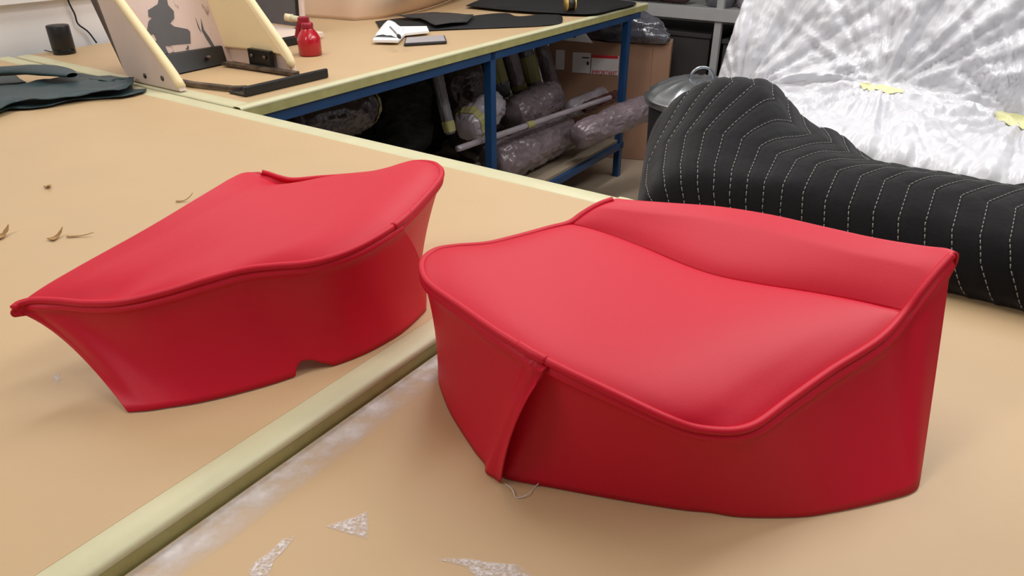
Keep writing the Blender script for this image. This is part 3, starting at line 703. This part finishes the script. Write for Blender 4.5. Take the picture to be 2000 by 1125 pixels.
m_rpl = mat('red_plastic', (178, 12, 34), 0.22, coat=0.4); m_rdk = mat('dark_red_plastic', (150, 22, 44), 0.35)
c = at(607, 107, ZT+.001); bo = empty('spray_bottle', c, 'small red bottle with conical shoulders and cream nozzle beside the notepad', 'bottle')
mk('body', lathe([(.040, 0), (.0445, .003), (.046, .058), (.0435, .066), (.036, .082), (.024, .098), (.021, .102), (0, .102)], c), m_rpl, bo)
mk('neck_cap', lathe([(.020, .100), (.0235, .102), (.0235, .118), (.020, .122), (0, .122)], c, 20), m_rdk, bo)
ctop = c+V(-.012, .02, .118)
mk('spray_head', hexa([ctop+V(-.030, -.012, -.01), ctop+V(.018, -.012, 0), ctop+V(.018, .012, 0), ctop+V(-.030, .012, -.01), ctop+V(-.026, -.012, .022), ctop+V(.014, -.012, .024), ctop+V(.014, .012, .024), ctop+V(-.026, .012, .022)]), m_rdk, bo, False, 0.004)
mk('trigger', hexa([ctop+V(-.048, -.010, -.055), ctop+V(-.030, -.010, -.058), ctop+V(-.030, .010, -.058), ctop+V(-.048, .010, -.055), ctop+V(-.032, -.010, .0), ctop+V(-.012, -.010, .0), ctop+V(-.012, .010, .0), ctop+V(-.032, .010, .0)]), m_rdk, bo, False, 0.004)
nzl = mk('nozzle', tube([ctop+V(-.024, 0, .012), ctop+V(-.050, 0, .017), ctop+V(-.0505, 0, .017), ctop+V(-.076, 0, .022)], [.0125, .0125, .0145, .0135], 14), mat('cream_plastic', (226, 214, 176), 0.45), bo)
mk('nozzle_ring', tube([ctop+V(-.046, 0, .0165), ctop+V(-.052, 0, .0175)], .0155, 14), m_strip, nzl)

m_wht = mat('white_paper', (240, 240, 242), 0.7)
nb_ = empty('notepad', at(790, 72), 'white open notepad with a crumpled page and pen beside the phone', 'notepad')
padq = [(728, 83), (778, 84), (792, 70), (838, 65), (834, 56), (745, 57)]
mk('pad', prism([at(x, y, ZT+.010) for x, y in padq], V(0, 0, .012)), m_wht, nb_, False, 0.002)
G = []
for i in range(14):
    u = i/13; row = []
    for j in range(10):
        v = j/9
        p = at(731, 83)*(1-u)*(1-v)+at(781, 85)*u*(1-v)+at(748, 60)*(1-u)*v+at(790, 66)*u*v
        row.append(p+V(0, 0, .024+.034*math.sin(math.pi*min(1, u*1.1))*(0.4+.6*v)*(1-u*.5)+.006*noise.noise(Vector((u*5, v*5, 2)))))
    G.append(row)
mk('curled_page', grid(G), m_wht, nb_, solid=0.001)
pe = empty('pen', at(770, 65), 'grey pen with black tip lying across the notepad', 'pen')
p0, p1 = at(762, 53, ZT+.066), at(782, 74, ZT+.056)
mk('barrel', tube([p0, p0*.2+p1*.8], .004, 10), mat('grey_metal', (150, 150, 156), 0.35, metal=0.6), pe)
mk('tip', tube([p0*.2+p1*.8, p0*.1+p1*.9, p1], [.0075, .008, .003], 10), m_gbl, pe)
ph = empty('phone', at(830, 82), 'grey mobile phone in a black case beside the notepad', 'phone')
q = [at(x, y, ZT+.001) for x, y in ((789, 91), (873, 86), (869, 74), (792, 79))]
mk('case', prism(q, V(0, 0, .012)), m_gbl, ph, False, 0.004)
cc = np.mean(q, 0); mk('screen', prism([cc+(p-cc)*.93+V(0, 0, .0122) for p in q], V(0, 0, .0012)), mat('phone_glass', (168, 166, 170), 0.3), ph, False)

m_blk = mat('black_cloth', (17, 17, 20), 0.75, var=(20, 0.2), bump=(150, 0.15, 'n'))
b1 = [(733, 44), (760, 66), (830, 62), (920, 58), (1000, 55), (1060, 52), (1092, 48), (1099, 40), (1090, 31), (1060, 30), (1010, 34), (990, 28), (960, 29), (930, 32), (900, 36), (860, 33), (800, 36)]
one('black_fabric', poly_sheet([at(x, y, ZT) for x, y in b1], .003, .004, 6, 3, 90), m_blk, 'black cloth panel with rounded end under the grey flap', 'cloth', 'black cloth panels on the far bench', solid=0.003)
b2 = [(910, 17), (930, 8), (955, 1), (1060, -3), (1240, 10), (1200, 24), (1158, 33), (1100, 32), (1000, 26)]
one('black_fabric', poly_sheet([at(x, y, ZT) for x, y in b2], .014, .002, 6, 3, 60), m_blk, 'black pointed cloth panel at the far end carrying a small roll', 'cloth', 'black cloth panels on the far bench', solid=0.003)
b3 = [(775, 36), (820, 40), (835, 47), (850, 55), (912, 47), (920, 40), (925, 32), (890, 36), (862, 30), (848, 28), (842, 36)]
one('fabric_flap', poly_sheet([at(x, y, ZT+.012) for x, y in b3], .003, .018, 9, 3), mat('charcoal_cloth', (52, 50, 50), 0.7), 'charcoal grey scrap lying on the black cloth panel', 'cloth', solid=0.003)
c = at(1113, 22, ZT+.021); rl = empty('ribbon_roll', c, 'small black roll with gold rims on the pointed cloth panel', 'roll')
d_ = B*.82-A*.57; d_ = V(1, .25, 0)/np.linalg.norm(V(1, .25, 0)); c0_ = c+V(0, 0, .038)
mk('roll_body', tube([c0_-d_*.022, c0_+d_*.022], .035, 24), m_gbl, rl)
mg = mat('gold_rim', (214, 180, 96), 0.35, metal=0.5)
for e_ in (-1, 1): mk('rim', tube([c0_+d_*(.022*e_-.003), c0_+d_*(.022*e_+.003)], .038, 24), mg, rl)

# curled sheet of paper at the back of the far bench
m_paper = mat('pale_leather', (226, 196, 168), 0.55, var=(4, 0.08))
base = np.vstack([curve([at(590, 34), at(640, 37), at(690, 41)], 20), curve([at(690, 41), at(740, 37), at(800, 26), at(862, 8), at(890, -4)], 30)[1:]])
G = []
for i, p in enumerate(base):
    u = min(1, max(0, (i-16)/8)); row = []
    for j in range(16):
        v = j/15
        row.append(p+V(0, 0, .004+.26*v-.05*u*v*v)+B*(.10*v*u+.02*v)-A*(.11*u*math.sin(v*2.0)-.02*v*(1-u)))
    G.append(row)
one('paper_sheet', grid(G), m_paper, 'large pale tan sheet curled up at the back of the far bench', 'sheet', solid=0.003)

# ------------------------------------------------------------------ wrapped rolls and the rest below the far bench
def wrap_mat(n, c): return mat(n, c, 0.28, spec=0.6, coat=0.5, var=(7, 0.35), bump=[(7, 0.8, 'r'), (20, 0.3, 'r')])
w_mauve, w_light, w_dark, w_wine, w_grey = wrap_mat('wrap_mauve', (132, 116, 122)), wrap_mat('wrap_light', (170, 160, 168)), wrap_mat('wrap_dark', (64, 52, 56)), wrap_mat('wrap_wine', (84, 30, 36)), wrap_mat('wrap_grey', (112, 108, 114))
m_tape2 = mat('old_yellow_tape', (158, 152, 98), 0.5)
m_core = mat('roll_core', (60, 50, 52), 0.7)
def roll(p0, p1, r, m, name, label, tapes=(), group='plastic wrapped rolls below the far bench', crump=0.12, seed=0, pinch=0.62, core=False):
    p0, p1 = np.array(p0), np.array(p1); L_ = np.linalg.norm(p1-p0); n = 80; k = 64
    root = empty(name, p0*.5+p1*.5-V(0, 0, r), label, 'roll', group)
    pts = [p0+(p1-p0)*i/(n-1) for i in range(n)]; t, fr_ = frames(pts); P = []
    def rad(u, j):
        e_ = min(u, 1-u)*L_; rr = r*(1-(1-pinch)*math.exp(-e_/(0.35*r)))
        return rr*(1+1.3*crump*noise.noise(Vector((u*L_*7, math.cos(j)*1.6+seed, math.sin(j)*1.6)))+0.9*crump*(1-abs(noise.noise(Vector((u*L_*13, math.cos(j)*3+u*3, math.sin(j)*3+seed)))))**4+0.5*crump*(1-abs(noise.noise(Vector((u*L_*40, math.cos(j)*7-u*5, math.sin(j)*7+seed)))))**4-.5*crump)
    for i in range(n):
        u = i/(n-1); row = []
        for j in range(k):
            an = 2*math.pi*j/k; x, y = fr_[i]; row.append(pts[i]+rad(u, an)*(math.cos(an)*x+math.sin(an)*y))
        P.append(row+[row[0]])
    vf = grid(P); vs = list(map(tuple, vf[0])); f = list(vf[1])
    f += [tuple(range(k)), tuple((n-1)*(k+1)+q for q in range(k))]
    mk('wrapping', (vs, f), m, root)
    d = (p1-p0)/L_
    if core:
        mk('roll_core', tube([p0-d*.004, p0+d*.03], r*.36, 16), m_core, root)
    for tq, tw in tapes:
        Q = []
        for s_ in (0, .5, 1):
            u = tq+(s_-.5)*tw/L_; row = []
            for j in range(k+1):
                an = 2*math.pi*j/k; x, y = fr_[min(n-1, int(u*(n-1)))]; row.append(p0+(p1-p0)*u+(rad(u, an)+.003)*(math.cos(an)*x+math.sin(an)*y))
            Q.append(row)
        mk('tape_band', grid(Q), m_tape2, root)
    return root
RG = lambda x, y, a: ata(x, y, a)
roll(TF(.19, 1.58, .366), TF(.19, 2.28, .366), .108, w_mauve, 'vinyl_roll', 'thick mauve wrapped roll lowest on the blue shelf, open end toward the left', seed=1, pinch=.92, core=True)
roll(RG(1128, 268, .03), RG(1266, 208, -.12), .076, w_mauve, 'vinyl_roll', 'wrapped roll sticking out past the end leg of the blue bench', seed=2, pinch=.8)
roll(RG(998, 228, .45), RG(1080, 188, .46), .100, w_mauve, 'vinyl_roll', 'rounded wrapped roll just right of the middle blue leg', seed=3, pinch=.85)
roll(RG(1112, 216, .32), RG(1180, 184, .30), .056, w_light, 'vinyl_roll', 'pale wrapped roll in front of the cardboard box', seed=4)
roll(RG(910, 254, .24), RG(968, 200, .30), .085, w_light, 'vinyl_roll', 'shiny wrapped roll with yellow taped end left of the middle leg', [(.16, .05)], seed=5)
roll(RG(925, 296, .56), RG(892, 118, .58), .135, w_dark, 'vinyl_roll', 'dark wrapped roll standing upright beside the black shade filler', seed=6, crump=.06)
roll(RG(880, 262, .22), RG(850, 132, .30), .026, w_grey, 'vinyl_roll', 'narrow grey plastic twist taped yellow at its lower end', [(.12, .05)], seed=7)
for i, (x0, x1) in enumerate(((955, 985), (990, 1018), (1022, 1050), (1055, 1086))):
    roll(RG(x1, 190, .62), RG(x0, 86, .70), .050, (w_grey, w_mauve, w_grey, w_mauve)[i], 'vinyl_roll', ('first', 'second', 'third', 'fourth')[i]+' of four leaning wrapped rolls, counted from the middle blue leg', [(.55, .16)] if i in (0, 2) else [(.2, .03)], seed=8+i, crump=.08)
roll(RG(575, 232, .35), RG(722, 205, .33), .105, w_dark, 'vinyl_roll', 'dark wrapped roll lying under the near corner of the blue bench', [(.96, .03)], seed=13)
roll(TF(.68, 2.05, .368), TF(.68, 2.7, .368), .108, w_dark, 'vinyl_roll', 'dark wrapped roll at the back of the shelf under the leaning rolls', seed=17)
tb = roll(RG(893, 291, .125), RG(1192, 190, .12), .0145, w_light, 'cardboard_tube', 'thin pale tube laid diagonally across the wrapped rolls', [(.40, .06)], seed=14, crump=.06, pinch=.9, core=False)
roll(RG(1140, 212, .21), RG(1207, 185, .19), .034, w_wine, 'vinyl_roll', 'dark wine red roll behind the thin pale tube', seed=15)
# black sheet added to stand for the shade in the bay
G = []
for i in range(60):
    u = i/59; row = []
    for j in range(12):
        v = j/11; b = .12+2.5*u
        row.append(TF(.86+.05*math.sin(b*16)*(.4+.6*v)+.02*noise.noise(Vector((b*7, v*2, 0))), b, .945-.70*v))
    G.append(row)
one('shade_sheet', grid(G), m_blk, 'added black sheet standing in for the shade in the bay under the far bench', 'cloth', solid=.004)
G = []
cl = curve([RG(752, 200, .40), RG(800, 190, .40), RG(848, 200, .40)], 12)
roll(RG(785, 300, .60), RG(778, 150, .60), .15, m_blk, 'shade_bundle', 'added black bundle standing in for the darkness under the blue rail', group='shade fillers below the far bench', seed=21, crump=.15, core=False)  # upright black filler, added for the darkness under the bench

# cardboard box with labels
m_card = mat('cardboard', (158, 120, 96), 0.75, var=(5, 0.1), bump=(40, 0.05, 'n'))
cR, cL = atb(1312, 88, 3.14), atb(1072, 85, 2.86); zt_ = cR[2]
E1 = V(cL[0]-cR[0], cL[1]-cR[1], 0); WB = np.linalg.norm(E1); E1 /= WB; E2 = V(E1[1], -E1[0], 0)
if E2@B < 0: E2 = -E2
BX = lambda x, d, z: V(cR[0], cR[1], 0)+E1*x+E2*d+V(0, 0, z)
def boxb(x0, x1, d0, d1, z0, z1): return hexa([BX(x0, d0, z0), BX(x1, d0, z0), BX(x1, d1, z0), BX(x0, d1, z0), BX(x0, d0, z1), BX(x1, d0, z1), BX(x1, d1, z1), BX(x0, d1, z1)])
cb = empty('cardboard_box', BX(WB/2, .15, 0), 'large brown cardboard box with white and red labels behind the blue leg', 'box')
mk('box_body', boxb(0, WB, 0, .24, .001, zt_), m_card, cb, False, .003)
mk('box_flap', boxb(.002, .11, -.004, 0, zt_-.32, zt_-.002), m_card, cb, False)
m_lab = mat('label_white', (226, 220, 220), 0.5); m_lred = mat('label_red', (206, 40, 52), 0.5)
def onbox(x, y, o=0.0):
    r = ray(x, y); p = CAM+r*(((BX(0, 0, 0)-CAM)@E2)/(r@E2)); return p-E2*o
def lab(nm, x0, y0, x1, y1, m, o=0.002, par=None):
    p, q_ = onbox(x0, y0), onbox(x1, y1); u0, u1 = (p-BX(0, 0, 0))@E1, (q_-BX(0, 0, 0))@E1
    return mk(nm, boxb(u1, u0, -o, -o+.0015, q_[2], p[2]), m, par or cb, False)
lab('address_label', 1119, 102, 1152, 143, m_lab)
lab('address_label', 1086, 97, 1102, 136, m_lab)
lr = lab('warning_label', 1156, 107, 1207, 147, m_lab)
lab('label_band', 1156, 107, 1207, 115, m_lred, .003, lr)
lab('print_line', 1137, 111, 1151, 114, m_gbl, .003)
lab('print_line', 1146, 120, 1150, 127, m_gbl, .003)
tc = bpy.data.curves.new('lettering', 'FONT'); tc.body = 'IMPORTANT'; tc.align_x = 'CENTER'; tc.align_y = 'CENTER'; tc.extrude = .0005
to = bpy.data.objects.new('lettering', tc); COL.objects.link(to)
bpy.context.view_layer.update()
me = bpy.data.meshes.new_from_object(to); bpy.data.objects.remove(to)
vs = np.array([v.co[:] for v in me.vertices]); pl = [tuple(p.vertices) for p in me.polygons]; bpy.data.meshes.remove(me)
c_ = onbox(1181, 142, .004); wl_ = np.linalg.norm(onbox(1157, 142)-onbox(1206, 142)); k_ = wl_/(vs[:, 0].max()-vs[:, 0].min())
mk('lettering', ([c_-E1*v[0]*k_+V(0, 0, 1)*v[1]*k_*1.25-E2*v[2] for v in vs], pl), m_lred, lr, False)
# bag and papers on the box
def blob(c, ra, rb, rz, sc_, am, seed, n=40, k=30, flat=0.0):
    P = []
    for i in range(n):
        th_ = math.pi*(i/(n-1)); row = []
        for j in range(k+1):
            an = 2*math.pi*(j % k)/k; d = V(math.sin(th_)*math.cos(an), math.sin(th_)*math.sin(an), math.cos(th_))
            s_ = 1+am*noise.noise(Vector(d*sc_)+Vector((seed, 0, 0)))+am*.6*abs(noise.noise(Vector(d*sc_*3)+Vector((seed, 0, 0))))
            z_ = d[2]*rz*s_; z_ = max(z_, -rz*flat) if flat else z_
            row.append(np.array(c)+A*d[0]*ra*s_+B*d[1]*rb*s_+V(0, 0, z_))
        P.append(row)
    return grid(P)
m_clear = mat('dark_clear_plastic', (96, 96, 106), 0.12, spec=0.8, coat=0.8, var=(9, 0.5), bump=[(9, 0.9, 'v'), (26, 0.5, 'v')])
c = BX(.36, .12, zt_+.06)
one('plastic_bag', blob(c, .34, .13, .13, 2.2, .22, 3, flat=.42), m_clear, 'crumpled clear plastic bag of dark goods lying on the cardboard box', 'bag')
pz = zt_+.002
tri = [onbox(1086, 77, .004), onbox(1158, 84, .004), onbox(1136, 57, -.02), onbox(1112, 50, -.02)]
pa = empty('paper_sheet', tri[0]*.5+tri[1]*.5, 'white paper corner with a black clip on the cardboard box', 'paper')
mk('sheet', prism(tri, V(0, 0, .003)), m_wht, pa, False)
q0, q1 = tri[2]*.6+tri[1]*.2+tri[0]*.2+V(0, 0, .006), tri[2]*.2+tri[1]*.35+tri[0]*.45+V(0, 0, .006)
mk('clip', tube([q0, q1], .005, 8), m_gbl, pa)

# ------------------------------------------------------------------ galvanised bin
m_galv = mat('galvanised_steel', (188, 194, 200), 0.28, metal=0.9, var=(8, 0.15), bump=(12, 0.08, 'n'))
bcn = T(-.64, 2.07, 0); bn_ = empty('dustbin', bcn, 'galvanised round dustbin with ribbed domed lid behind the blanket', 'bin')
prof = [(.205, 0), (.21, .01), (.235, .68), (.238, .735), (.230, .735)]
mk('bin_body', lathe(prof, bcn, 40), mat('dull_steel', (52, 52, 54), 0.6, metal=0.2, var=(8, .2)), bn_)
P = []; zl = .735
for i, (r_, z_) in enumerate([(.252, -.035), (.256, -.030), (.256, -.012), (.262, -.010), (.262, -.004), (.250, .0), (.238, .018), (.20, .045), (.15, .066), (.10, .079), (.05, .085), (.001, .087)]):
    row = []
    for k in range(97):
        an = 2*math.pi*k/96; rib = (0.006*max(0, math.cos(an*16)))*(1 if .08 < r_ < .24 else 0)
        row.append(V(bcn[0]+r_*math.cos(an), bcn[1]+r_*math.sin(an), zl+z_+rib))
    P.append(row)
lid = mk('lid', grid(P), m_galv, bn_)
h_ = [V(bcn[0]+x, bcn[1], zl+z) for x, z in ((-.055, .078), (-.05, .105), (-.03, .128), (0, .136), (.03, .128), (.05, .105), (.055, .078))]
mk('handle', tube(curve(h_, 30), .007, 10), m_galv, lid)

# ------------------------------------------------------------------ grey shelving and what it carries
m_gs = mat('grey_shelf_paint', (168, 168, 168), 0.45, var=(10, .1))
ra = empty('shelving_rack', T(-.4, 3.6, 0), 'grey steel shelving rack against the back wall', 'shelving')
for a in (-.235, -1.6, .9):
    for b in (3.40, 3.92): mk('upright', boxab(a, a+.045, b, b+.035, 0.001, 2.0), m_gs, ra, False, .002)
for z_ in (.08, .885, 1.5):
    mk('shelf', boxab(-1.56, .9, 3.41, 3.93, z_+.05, z_+.065), m_gs, ra, False)
    mk('shelf_beam', boxab(-1.56, .9, 3.385, 3.40, z_, z_+.075), m_gs, ra, False, .002)
dk = mat('dark_crate', (52, 48, 48), 0.7, var=(5, .2))
for i, (a0, a1, h_) in enumerate(((-.16, .42, .62), (-.84, -.25, .60))):
    cr_ = empty('storage_crate', T((a0+a1)/2, 3.66, .146), ('dark crate on the lower shelf behind the cardboard box', 'dark crate on the lower shelf behind the dustbin')[i], 'crate', 'dark crates on the lower shelf')
    mk('crate_body', boxab(a0, a1, 3.44, 3.90, .146, .146+h_), dk, cr_, False, .006)
    mk('crate_lid', boxab(a0-.01, a1+.01, 3.43, 3.91, .148+h_, .175+h_), dk, cr_, False, .004)
roll(T(.55, 3.55, 1.032), T(.04, 3.55, 1.032), .07, w_wine, 'vinyl_roll', 'wine red roll lying on the grey shelf', group='bundles on the grey shelf', seed=31, core=False)
for i, (a_, r_, mm_) in enumerate(((-.14, .10, w_grey), (-.34, .09, w_light), (-.62, .12, w_grey))):
    one('plastic_bundle', blob(T(a_, 3.60, .951+r_*.55), r_*.95, r_, r_*.95, 2.5, .2, 40+i, 24, 20, flat=.58), mm_, ('crumpled plastic bundle on the grey shelf left of the upright', 'crumpled plastic bundle on the grey shelf right of the upright', 'plastic bundle on the grey shelf hidden mostly by the sheeting')[i], 'bundle', 'bundles on the grey shelf')
